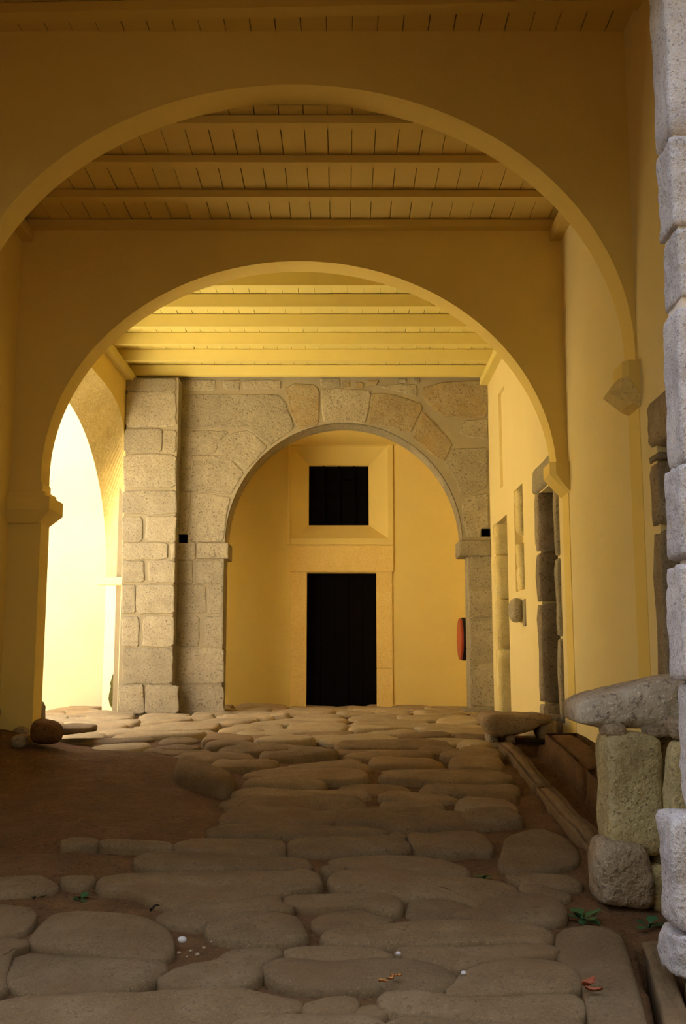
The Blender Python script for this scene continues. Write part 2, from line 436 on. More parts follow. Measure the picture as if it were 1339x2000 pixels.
# paving stones drawn from the photograph (outlines in its pixels, laid on the sloping ground)
NEAR = [
 [(-40,1968),(60,1953),(150,1956),(250,1953),(340,1944),(450,1936),(560,1952),(588,1965),(588,1980),(500,1986),(450,2000),(420,2040),(-60,2040)],
 [(600,1970),(650,1957),(690,1953),(698,1964),(688,1983),(615,1986),(595,1982)],
 [(462,2004),(510,1992),(600,1992),(685,1988),(735,1993),(755,2010),(745,2050),(440,2050)],
 [(702,1970),(730,1964),(750,1972),(753,1985),(720,1989),(698,1984)],
 [(742,1957),(790,1944),(850,1952),(900,1954),(1000,1948),(1060,1942),(1118,1944),(1138,1960),(1140,1985),(1118,1996),(1000,1998),(900,1992),(830,1990),(770,1985),(745,1972)],
 [(760,2000),(900,1999),(1010,2004),(1130,2004),(1150,2045),(760,2050)],
 [(890,1930),(905,1900),(950,1883),(1000,1876),(1076,1877),(1121,1892),(1133,1915),(1126,1936),(1040,1939),(950,1947),(890,1949),(872,1943)],
 [(640,1888),(690,1879),(760,1882),(800,1887),(860,1892),(890,1906),(886,1922),(868,1936),(830,1941),(780,1936),(700,1934),(620,1934),(560,1928),(522,1914),(518,1892),(545,1877),(600,1880)],
 [(560,1852),(620,1847),(700,1849),(750,1857),(768,1868),(750,1877),(690,1873),(600,1872),(558,1868)],
 [(782,1853),(860,1847),(1000,1845),(1075,1851),(1090,1862),(1075,1870),(1000,1869),(940,1877),(898,1888),(850,1884),(790,1874),(772,1862)],
 [(680,1808),(760,1799),(860,1794),(960,1797),(1030,1803),(1070,1820),(1078,1838),(1060,1842),(1000,1836),(900,1837),(800,1841),(720,1841),(650,1837),(628,1826),(640,1814)],
 [(932,1777),(960,1760),(990,1747),(1050,1750),(1090,1761),(1104,1782),(1098,1798),(1060,1800),(1000,1793),(905,1788),(880,1786)],
 [(805,1761),(850,1758),(900,1761),(920,1772),(928,1781),(860,1786),(810,1789),(795,1778)],
 [(560,1751),(640,1747),(700,1746),(755,1750),(784,1768),(776,1783),(745,1779),(700,1767),(640,1769),(590,1770),(555,1762)],
 [(612,1790),(640,1776),(700,1773),(745,1786),(768,1796),(690,1803),(640,1807),(614,1804)],
 [(450,1793),(520,1783),(575,1786),(592,1810),(598,1834),(560,1843),(500,1846),(450,1838),(415,1830),(400,1812)],
 [(350,1900),(420,1884),(450,1862),(510,1855),(545,1852),(548,1868),(510,1890),(505,1918),(450,1930),(380,1934),(300,1930)],
 [(60,1840),(80,1816),(105,1797),(145,1789),(190,1786),(250,1791),(300,1803),(322,1816),(335,1840),(335,1866),(318,1876),(240,1871),(180,1865),(130,1861),(62,1850)],
 [(25,1872),(60,1861),(130,1867),(200,1873),(290,1884),(330,1896),(290,1932),(250,1946),(150,1949),(60,1944),(10,1930)],
 [(-50,1779),(0,1779),(50,1786),(66,1796),(61,1815),(40,1830),(0,1836),(-60,1840)],
 [(-60,1848),(0,1845),(50,1846),(50,1856),(18,1868),(4,1925),(10,1945),(-60,1958)],
 [(202,1713),(330,1711),(450,1707),(560,1704),(600,1702),(622,1715),(625,1740),(560,1744),(480,1758),(400,1771),(340,1776),(260,1746),(200,1744),(190,1730)],
 [(345,1778),(405,1775),(480,1763),(548,1752),(545,1765),(580,1776),(515,1780),(445,1790),(395,1808),(340,1802),(300,1793)],
 [(340,1674),(430,1674),(560,1672),(598,1677),(610,1697),(560,1699),(450,1703),(340,1705),(270,1700),(262,1686),(290,1674)],
 [(385,1646),(450,1642),(548,1640),(556,1655),(553,1666),(450,1669),(350,1668),(340,1660)],
 [(570,1643),(620,1640),(690,1642),(780,1644),(800,1655),(798,1663),(720,1664),(640,1667),(570,1667),(563,1656)],
 [(430,1617),(500,1614),(640,1614),(700,1616),(742,1624),(756,1631),(742,1637),(690,1636),(600,1635),(520,1636),(420,1636),(402,1626)],
 [(440,1601),(460,1590),(520,1586),(580,1587),(602,1596),(596,1608),(540,1611),(460,1611),(438,1608)],
 [(606,1606),(622,1592),(650,1589),(668,1592),(655,1604),(640,1610),(608,1611)],
 [(662,1608),(680,1590),(720,1588),(745,1590),(790,1592),(860,1594),(980,1590),(996,1601),(988,1614),(930,1619),(830,1621),(790,1623),(745,1614),(700,1610)],
 [(798,1630),(850,1627),(920,1627),(946,1636),(960,1653),(958,1669),(930,1665),(880,1672),(822,1668),(804,1655)],
 [(642,1681),(720,1674),(810,1677),(860,1684),(906,1697),(918,1706),(860,1706),(780,1703),(720,1701),(692,1692),(655,1689)],
 [(655,1713),(700,1706),(800,1708),(900,1712),(970,1716),(1000,1727),(1010,1740),(985,1746),(958,1755),(930,1767),(905,1756),(850,1754),(760,1753),(690,1741),(652,1738),(642,1725)],
 [(627,1697),(652,1696),(677,1702),(644,1710)],
 [(985,1706),(1060,1702),(1115,1714),(1138,1732),(1100,1733),(1050,1724),(1012,1721)],
 [(1012,1727),(1050,1724),(1098,1737),(1115,1750),(1083,1754),(1032,1746)],
 [(990,1640),(1050,1620),(1100,1638),(1130,1668),(1122,1690),(1060,1698),(1000,1698),(975,1690),(982,1662)],
 [(760,1634),(780,1631),(792,1640),(778,1641),(752,1641)],
 [(0,1722),(70,1718),(105,1728),(112,1742),(60,1748),(-30,1752),(-40,1726)],
 [(120,1718),(180,1716),(182,1728),(160,1738),(125,1732)],
 [(1093,1820),(1140,1814),(1205,1816),(1226,1880),(1252,2000),(1270,2060),(1165,2060),(1150,1960),(1140,1905),(1085,1868)],
 [(1262,1832),(1290,1832),(1325,1960),(1350,2060),(1315,2060),(1295,1960)],
]
for i, pl in enumerate(NEAR):
    pts = [UF(*q) for q in pl]
    big = len(pl) > 9
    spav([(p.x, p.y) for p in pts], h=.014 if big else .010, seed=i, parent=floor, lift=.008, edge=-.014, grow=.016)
# the tilted block half buried in the earth on the left
pts = [UF(*q) for q in [(338,1512),(362,1508),(420,1530),(462,1540),(455,1556),(430,1560),(350,1540)]]
spav([(p.x, p.y) for p in pts], h=.10, seed=77, parent=floor, edge=.0, lift=.03)
for q in ([(118,1652),(150,1644),(190,1645),(192,1656),(122,1659)], [(194,1647),(240,1643),(330,1655),(342,1666),(250,1661),(197,1657)]):
    pts = [UF(*z) for z in q]
    spav([(p.x, p.y) for p in pts], h=.014, seed=91, parent=floor, edge=-.01, lift=.006)
# the rest of the lane: rows of worn slabs
y = 6.0; k = 100; rows = 0
far_st = []
while y < 14.5:
    dep = R.uniform(.22, .34) if y < 9 else R.uniform(.28, .46)
    x = xmin(y + dep / 2) + R.uniform(-.1, .1); xe = xmax(y + dep / 2)
    if y > 9: x = max(x, -3.9)
    sl = R.uniform(-.03, .03)
    while x < xe - .15:
        w = R.uniform(.38, 1.05) if y < 9 else R.uniform(.4, .95)
        if x + w > xe - .2: w = xe - x
        g = R.uniform(.006, .018)
        a, b = x + g, x + w - g
        yy0 = y + g + sl * x + R.uniform(-.03, .03); yy1 = y + dep - g + sl * x + R.uniform(-.05, .05)
        j = lambda s=.05: R.uniform(-s, s)
        poly = [(a + j(.03), yy0 + .3 * dep + j()), (a + .12 * w + j(.04), yy0 + j(.03)), (a + .5 * w + j(.1), yy0 - .02 + j(.03)), (b - .1 * w + j(.04), yy0 + j(.03)), (b + j(.02), yy0 + .4 * dep + j()),
                (b - .08 * w + j(.03), yy1 + j(.03)), (a + .5 * w + j(.1), yy1 + j(.02)), (a + .1 * w + j(.04), yy1 + j(.03))]
        blocked = (y + dep > 12.8 and y < 13.55 and (b < -1.45 and a > -2.9 or a > 1.45))
        if not blocked:
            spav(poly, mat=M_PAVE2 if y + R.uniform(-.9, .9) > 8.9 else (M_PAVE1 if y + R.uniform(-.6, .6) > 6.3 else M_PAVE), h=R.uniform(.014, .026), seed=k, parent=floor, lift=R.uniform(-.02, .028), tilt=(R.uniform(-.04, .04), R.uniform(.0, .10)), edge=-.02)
        k += 1; x += w
    y += dep
# kerbs and bank of the drain by the right wall
def kerb(name, pts2, top, h, mat=M_PAVE):
    spav(pts2, name=name, h=top, seed=R.randint(0, 99), parent=floor, mat=mat, edge=top - .02, deep=-h, tilt=(0, 0), ch=0, grow=0)
kerb('kerb_stone', [(1.26, 5.45), (1.39, 5.4), (1.385, 6.1), (1.39, 6.95), (1.27, 6.95), (1.26, 6.2)], .045, .25)
kerb('kerb_stone', [(1.27, 7.0), (1.385, 7.0), (1.38, 7.8), (1.37, 8.6), (1.26, 8.6), (1.27, 7.8)], .045, .25)
kerb('kerb_stone', [(1.60, 5.6), (1.9, 5.6), (1.9, 6.9), (1.9, 7.0), (1.62, 7.0), (1.61, 6.2)], .14, .25, M_DIRT)
kerb('kerb_stone', [(1.61, 7.05), (1.9, 7.05), (1.9, 8.3), (1.9, 8.5), (1.63, 8.45), (1.61, 7.7)], .13, .25, M_DIRT)

# ------------------------------------------------------------------ right wall with its door and window openings
def holeR(pxa, pya, pxb, pyb, dep, bottom=None):
    a = UX(pxa, pya, XR); b = UX(pxb, pyb, XR)
    return (min(a.y, b.y), max(a.y, b.y), bottom, (a.z + b.z) / 2, dep)
D2 = (11.77, 12.68, -1.0, 1.68, .55)
SLIT = (10.70, 11.26, .74, 1.86, .30)
D3 = (9.02, 9.80, -1.0, 1.60, .60)
D4 = (4.95, 6.08, -1.6, 1.42, .60)
NICHE = (11.75, 12.20, 2.05, 3.22, .035)
wall_right = grid_wall('wall_right', XR, 1, 3.7, 14.9, -1.7, 4.7, .8, [D2, SLIT, D3, D4, NICHE], M_FADED)
def door_leaf(name, h):
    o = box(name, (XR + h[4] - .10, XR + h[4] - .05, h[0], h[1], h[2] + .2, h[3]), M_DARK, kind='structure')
    n = 5; w = (h[1] - h[0]) / n
    for i in range(n):
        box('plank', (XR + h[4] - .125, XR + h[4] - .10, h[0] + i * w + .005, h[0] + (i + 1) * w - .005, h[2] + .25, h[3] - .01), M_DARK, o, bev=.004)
    return o
box('niche_back', (XR + .034, XR + .05, NICHE[0], NICHE[1], NICHE[2], NICHE[3]), M_FADED, wall_right)
d2 = door_leaf('door_2', D2); d3 = door_leaf('door_3', D3); d4 = door_leaf('door_4', D4)
win2 = box('window_2', (XR + .26, XR + .29, SLIT[0], SLIT[1], SLIT[2], SLIT[3]), M_DARK, kind='structure')
def jamb_stones(door, h, yf, zs, mat, dep=.40, out=.015, th=.16, name='jamb_stone'):
    # stones lining the far jamb (facing the entrance), reaching from the wall face inwards
    for i, (a, b) in enumerate(zip(zs, zs[1:])):
        lump(name, (XR - out + dep / 2, yf + th / 2 - .05 - R.uniform(0, .015), (a + b) / 2), (dep, th, b - a - .008), mat, door, power=16, amp=.012, cuts=6, seed=i + yf * 3, fs=5, fine=.006)
jamb_stones(d2, D2, D2[1], [-.75, .15, .75, 1.30, 1.70], M_YGRAN)
jamb_stones(d3, D3, D3[1], [-.62, -.40, .55, 1.03, 1.62], M_JAMB, .5, .03, .2)
jamb_stones(d4, D4, D4[1], [-1.0, .80, 1.19, 1.24], M_JAMB, .5, .02, .2)
# near frame strip and lintel of door_3, lintel of door_4
for a, b in ((-.55, .2), (.2, .9), (.9, 1.6)):
    lump('jamb_stone', (XR + .10, D3[0] - .04, (a + b) / 2), (.26, .13, b - a), M_GRAN, d3, power=10, amp=.01, cuts=5, seed=a)
lump('lintel_stone', (XR + .13, (D3[0] + D3[1]) / 2 + .05, 1.73), (.34, D3[1] - D3[0] + .42, .24), M_GRAN, d3, power=9, amp=.012, cuts=7, seed=3)
lump('lintel_stone', (XR + .2, 5.5, 1.43), (.46, 1.5, .30), M_JAMB, d4, power=9, amp=.02, cuts=7, seed=4)
lump('lintel_stone', (XR + .32, (D2[0] + D2[1]) / 2, 1.74), (.5, 1.1, .14), M_YGRAN, d2, power=10, amp=.008, cuts=6, seed=5)
lump('threshold_stone', (XR + .1, (D3[0] + D3[1]) / 2 + .3, -.60), (.5, .7, .22), M_JAMB, d3, power=5, amp=.03, cuts=6, seed=6)
# rubble in the jamb of the slit window
zz = SLIT[2]
for i, hh in enumerate((.30, .26, .16, .34, .20)):
    lump('jamb_stone', (XR + .16 + (.07 if i in (2,) else 0), SLIT[1] - .03, zz + hh / 2), (.30, .22, hh * 1.08), M_YGRAN, win2, power=7, amp=.03, cuts=6, seed=i + 20)
    zz += hh * .88
for zc in (1.58, 1.32, 1.10, .93):
    lump('bolt', (XR + .10, SLIT[1] - .16, zc), (.05, .05, .055), M_IRON, win2, power=2, amp=.004, cuts=3, seed=zc)

# ------------------------------------------------------------------ left wall with the arch to the courtyard
def left_wall():
    n = 64
    inner = arch_curve(10.92, 2.13, 1.05, 2.18, -1.2, n, 5.0)
    outer = arch_curve(10.98, 2.50, 1.05, 1.88, -1.2, n, 2.0)
    outer = [(10.98 + (a - 10.98) * .86 if False else a, b) for a, b in outer]
    y0, y1, z0, z1 = 3.7, YC + TC, -1.2, 4.7
    X1 = XL - .32
    A = [(y0, z0)] + inner + [(y1, z0), (y1, z1), (y0, z1)]
    B = [(y0, z0)] + outer + [(y1, z0), (y1, z1), (y0, z1)]
    m = len(A)
    v = [(XL, a, b) for a, b in A] + [(X1, a, b) for a, b in B]
    f = [tuple(range(m)), tuple(range(2 * m - 1, m - 1, -1))]
    for i in range(m):
        j = (i + 1) % m
        if 1 <= i < len(inner): continue
        f.append((i, j, m + j, m + i))
    w = mk('wall_left', v, f, M_PLASTER, kind='structure')
    # intrados: bands of limewashed voussoirs, each a stone of its own
    cuts = list(range(0, len(inner), 5)) + [len(inner) - 1]
    for a, b in zip(cuts, cuts[1:]):
        if b <= a: continue
        vv = []; ff = []
        for k in range(a, b + 1):
            p, q = inner[k], outer[k]
            vv += [(XL, p[0], p[1]), (X1, q[0], q[1])]
        for k in range(b - a):
            ff.append((2 * k, 2 * k + 1, 2 * k + 3, 2 * k + 2))
        mk('voussoir', vv, ff, M_YGRAN if 1 < a < len(inner) - 6 else M_COURT, w)
    return w
wall_left = left_wall()
# small impost ledge on the arch's far jamb
pA = UX(207, 1130, XL - .32)
box('impost', (XL - .34, XL + .01, 13.00, 13.12, .95, 1.05), M_COURT, wall_left, bev=.012)

# ------------------------------------------------------------------ arch A (near) and arch B (middle)
def px_curve(cx, rx, ys, h, Y, ybot, n=72):
    pts = []
    for i in range(n + 1):
        a = math.pi * (1 - i / n)
        p = U(cx + rx * math.cos(a), ys - h * math.sin(a), Y); pts.append((p.x, p.z))
    return pts
cA = px_curve(572, 668, 705, 540, YA, None)
cA = [(XL + .01, -1.6)] + cA + [(XR - .004, cA[-1][1] - .01), (XR - .004, -1.6)]
cA = [(max(a, XL + .02), b) for a, b in cA]
wall_near = arch_wall('wall_near', YA, TA, XL - .3, XR + .3, -1.6, 4.75, cA, M_PLASTER)
cB = px_curve(584, 504, 940, 430, YB, None)
pl = U(72, 1200, YB).x
cB = [(pl, -1.2), (pl, cB[0][1] - .02)] + cB + [(XR - .005, cB[-1][1] - .02), (XR - .005, -1.2)]
wall_middle = arch_wall('wall_middle', YB, TB, XL - .1, XR + .3, -1.2, 4.75, cB, M_PLASTER)

def corbel(name, prof, x_wall, sgn, y0, y1, parent, mat=M_PLASTER):
    # prof: (projection, z) outline, extruded along Y with chamfered front
    n = len(prof); v = []; f = []
    for (yy, s) in ((y0, .72), (y0 + .05, 1), (y1 - .05, 1), (y1, .72)):
        for a, b in prof: v.append((x_wall + sgn * (a * s if a > .001 else a), yy, b))
    for r in range(3):
        for i in range(n):
            j = (i + 1) % n; f.append((r * n + i, r * n + j, (r + 1) * n + j, (r + 1) * n + i))
    f += [tuple(range(n)), tuple(range(3 * n, 4 * n))]
    return mk(name, v, f, mat, parent)
zt = UX(1092, 905, XR).z
zA = U(1240, 706, YA).z; zA2 = U(1240, 738, YA).z; zA3 = U(1225, 790, YA).z
corbel('impost', [(-.02, zA), (.10, zA), (.10, zA2), (.06, zA2 - .05), (-.02, zA3 + .03)], XR, -1, YA - .04, YA + TA + .02, wall_near)
zq = [U(1225, y, YA).z for y in (738, 764, 790, 798)]
corbel('weathered_corbel_end', [(-.02, zq[0]), (.12, zq[0]), (.185, zq[1]), (.07, zq[2]), (-.02, zq[3])], XR, -1, YA - .03, YA + .24, wall_near, M_YGRAN)
zb1 = U(1085, 904, YB).z; zb2 = U(1092, 962, YB).z
corbel('impost', [(-.02, zb1), (.16, zb1), (.16, zb1 - .10), (.10, zb1 - .17), (-.02, zb2 - .02)], XR, -1, YB - .06, YB + TB + .06, wall_middle)
zl1 = U(70, 965, YB).z; zl2 = U(70, 1022, YB).z
pb = mk('impost', *(lambda q: (q, BOXF))([Vector(p) for p in (
    (XL, YB - .03, zl2), (pl - .01, YB - .03, zl2), (pl - .01, YB + TB + .03, zl2), (XL, YB + TB + .03, zl2),
    (XL, YB - .09, zl2 + .10), (pl + .09, YB - .09, zl2 + .10), (pl + .09, YB + TB + .09, zl2 + .10), (XL, YB + TB + .09, zl2 + .10))]), M_PLASTER, wall_middle)
box('impost', (XL, pl + .09, YB - .09, YB + TB + .09, zl2 + .10, zl1 - .03), M_PLASTER, wall_middle, bev=.008)
box('impost', (XL, pl + .04, YB - .05, YB + TB + .05, zl1 - .03, zl1 + .02), M_PLASTER, wall_middle, bev=.008)

# ------------------------------------------------------------------ granite arch wall (back)
a0 = U(439, 1060, YC); a1 = U(904, 1060, YC); cr = U(671, 826, YC)
ccx = (a0.x + a1.x) / 2; crx = (a1.x - a0.x) / 2
cC = arch_curve(ccx, crx, a0.z, cr.z - a0.z, -.95, 72)
jL, jR = U(434.5, 1200, YC).x, U(917, 1200, YC).x
cC = [(jL, -.95), (jL, a0.z - .02)] + cC[1:-1] + [(jR, a0.z - .02), (jR, -.95)]
wall_back = arch_wall('wall_back', YC, TC, XL - .1, XR + .1, -1.0, 4.75, cC, M_MORT)
# soffit stones of the granite arch
ncv = len(cC)
cuts = [2, 12, 22, 31, 42, 52, 62, ncv - 3]
for a, b in zip(cuts, cuts[1:]):
    v = []; f = []
    for k in range(a, b + 1):
        x, z = cC[k]; dx, dz = ccx - x, a0.z - z
        L = max(1e-6, math.hypot(dx, dz)); e = .008
        ox, oz = dx / L * e, dz / L * e
        v += [(x + ox, YC - .004, z + oz), (x + ox, YC + TC + .004, z + oz)]
    for k in range(b - a): f.append((2 * k, 2 * k + 1, 2 * k + 3, 2 * k + 2))
    mk('soffit_stone', v, f, M_GRAN, wall_back)
for sgn, xx in ((1, jL), (-1, jR)):
    zz_ = [-.95, -.45, .15, .70, a0.z - .03]
    for a, b in zip(zz_, zz_[1:]):
        box('jamb_stone', (xx - .05, xx + .006, YC - .006, YC + TC + .006, a + .004, b - .004) if sgn > 0 else (xx - .006, xx + .05, YC - .006, YC + TC + .006, a + .004, b - .004), M_GRAN, wall_back, bev=.004)
def c4(x, y): return (200 + x / 3.188, 700 + y / 3.188)
def c5(x, y): return (600 + x / 3.188, 700 + y / 3.188)
def c6(x, y): return (200 + x / 4.782, 1040 + y / 4.782)
def c7(x, y): return (880 + x / 2.917, 880 + y / 2.917)
def blk(cf, poly, Y, mat=M_GRAN, proud=.012, parent=None, name='granite_block', flatb=False):
    P = [U(*cf(*q), Y) for q in poly]
    wall_block(name, [(p.x, p.z) for p in P], lambda a, b, h: Vector((a, Y - h, b)), mat, parent or wall_back, proud=proud)
def rc(x0, y0, x1, y1): return [(x0, y0), (x1, y0), (x1, y1), (x0, y1)]
for p in [[(480,135),(700,135),(705,198),(520,200),(480,195)], rc(757,140,855,192), rc(880,140,1110,188),
          [(475,228),(1085,225),(1130,265),(1192,432),(1040,540),(940,465),(880,432),(475,430)],
          [(475,452),(780,455),(735,500),(700,590),(475,592)],
          [(730,520),(790,475),(900,450),(950,475),(1022,555),(895,690),(820,640),(720,590)],
          [(475,605),(760,605),(875,705),(800,848),(700,835),(475,815)],
          [(475,835),(545,835),(545,870),(525,1088),(475,1088)],
          [(570,850),(640,842),(790,872),(772,960),(748,1138),(545,1138),(560,1000)]]:
    blk(c4, p, YC)
blk(c4, [(1137,190),(1190,160),(1310,165),(1345,190),(1345,408),(1215,437),(1152,270)], YC, M_GRANO)
for p, m in [([(82,197),(240,192),(388,200),(392,230),(365,400),(230,392),(102,402)], M_GRAN),
          ([(402,217),(560,232),(695,282),(715,302),(645,460),(520,430),(378,402)], M_GRANO),
          ([(718,332),(900,525),(850,640),(785,600),(652,490)], M_GRANO),
          ([(905,562),(1118,557),(1118,800),(962,850),(940,780),(862,645)], M_GRAN),
          ([(965,872),(1122,840),(1122,1050),(1078,1056),(1075,1112),(990,1115),(970,990)], M_GRAN),
          ([(720,185),(850,152),(1118,142),(1118,360),(872,368),(765,290),(717,232)], M_GRANO),
          ([(985,392),(1118,380),(1118,500),(1000,490),(945,455)], M_GRAN),
          ([(435,172),(560,162),(680,167),(683,232),(600,213)], M_GRAN),
          (rc(85,125,198,178), M_GRAN), ([(218,150),(240,143),(262,146),(266,172),(240,180),(222,175)], M_GRANO),
          ([(300,158),(325,151),(348,155),(345,178),(305,180)], M_GRANO), ([(372,142),(440,136),(425,165),(375,175)], M_GRANO),
          (rc(565,130,608,146), M_GRAN), (rc(660,128,700,150), M_GRAN)]:
    blk(c5, p, YC, m)
for p in [rc(705,265,838,475), rc(872,265,1118,475), rc(703,492,958,752), rc(992,492,1118,752), rc(703,788,898,1060), rc(957,788,1118,1060),
          rc(705,1088,1124,1408), rc(722,1432,1128,1690)]:
    blk(c6, p, YC)
for p in [[(112,602),(236,602),(242,775),(108,775)], [(105,795),(244,795),(250,950),(105,950)], [(108,970),(250,970),(258,1192),(112,1192)], [(116,1215),(262,1215),(268,1455),(120,1455)]]:
    blk(c7, p, YC)
# imposts of the granite arch
pi0 = U(385, 1061, YC); pi1 = U(449, 1092, YC)
box('impost', (pi0.x, a0.x + .05, YC - .045, YC + TC + .03, pi1.z, a0.z), M_GRAN, wall_back, bev=.02)
pt = U(*c6(705, 100), YC); pu = U(*c6(860, 250), YC)
wall_block('granite_block', [(pt.x, pu.z), (pu.x, pu.z), (pu.x, pt.z), (pt.x, pt.z)], lambda a, b, h: Vector((a, YC - h, b)), M_GRAN, wall_back)
pj = U(898, 1086, YC)
box('impost', (a1.x - .055, XR - .005, YC - .05, YC + TC + .03, pj.z, a0.z + .03), M_GRAN, wall_back, bev=.02)
box('plinth_stone', (a1.x - .03, XR - .02, YC - .08, YC + TC, -.78, -.60), M_GRAN, wall_back, bev=.02)
# pilaster standing proud at the left
YP = YC - .25
pL = U(241, 1000, YP).x; pR = U(343, 1000, YP).x
zpt = U(300, 738, YP).z
pil = box('pilaster_core', (pL + .004, pR - .004, YP, YC + .1, -1.0, zpt), M_MORT, wall_back)
def pblk(cf, poly):
    P = [U(*cf(*q), YP) for q in poly]
    wall_block('granite_block', [(min(max(p.x, pL - .005), pR + .005), p.z) for p in P], lambda a, b, h: Vector((a, YP - h, b)), M_GRAN, wall_back)
for p in [rc(125,130,456,205), rc(125,215,456,425), rc(125,440,368,582), rc(384,450,456,582), rc(125,600,456,800), rc(125,826,456,966), rc(125,990,245,1140), rc(272,987,456,1140)]:
    pblk(c4, p)
for p in [rc(190,102,605,244), rc(640,102,690,244), rc(190,268,385,462), rc(436,268,690,465), rc(190,492,300,752), rc(322,492,690,752), rc(190,790,335,1060), rc(385,785,690,1062), rc(190,1087,690,1408)]:
    pblk(c6, p)
for p in [rc(160,1432,380,1690), rc(402,1432,700,1690)]:
    P = [U(*c6(*q), YP - .04) for q in p]
    wall_block('plinth_stone', [(q.x, q.z) for q in P], lambda a, b, h: Vector((a, YP - .01 - h, b)), M_GRAN, wall_back, proud=.03)
# side stones of the pilaster (its right return)
for a, b in ((-.7, -.45), (-.45, .2), (.2, .95), (.95, 1.7), (1.7, 2.6), (2.6, zpt)):
    wall_block('granite_block', [(YP + .01, a + .01), (YC - .01, a + .01), (YC - .01, b - .01), (YP + .01, b - .01)], lambda p, q, h: Vector((pR + h * .4, p, q)), M_GRAN, wall_back, proud=.01, back=.01)
# sockets let into the wall above the imposts, shade painted as a black lining
def socket(p0, p1, Y):
    a = U(*p0, Y); b = U(*p1, Y)
    cut = box('cutter', (a.x, b.x, Y - .1, Y + .3, b.z, a.z), M_VOID)
    md = wall_back.modifiers.new('cut', 'BOOLEAN'); md.object = cut; md.operation = 'DIFFERENCE'; md.solver = 'EXACT'
    bpy.context.view_layer.update()
    dg = bpy.context.evaluated_depsgraph_get()
    me = bpy.data.meshes.new_from_object(wall_back.evaluated_get(dg))
    wall_back.modifiers.remove(md); wall_back.data = me
    bpy.data.objects.remove(cut, do_unlink=True)
    e = .002; x0, x1, z0, z1 = a.x + e, b.x - e, b.z + e, a.z - e; y0, y1 = Y - .008, Y + .29
    v = [(x0, y0, z0), (x1, y0, z0), (x1, y0, z1), (x0, y0, z1), (x0, y1, z0), (x1, y1, z0), (x1, y1, z1), (x0, y1, z1)]
    mk('socket_shade', v, [(4, 5, 6, 7), (0, 1, 5, 4), (1, 2, 6, 5), (2, 3, 7, 6), (3, 0, 4, 7)], M_VOID, wall_back)
socket((346, 1044), (366, 1061), YC); socket((939, 1033), (957, 1048), YC)

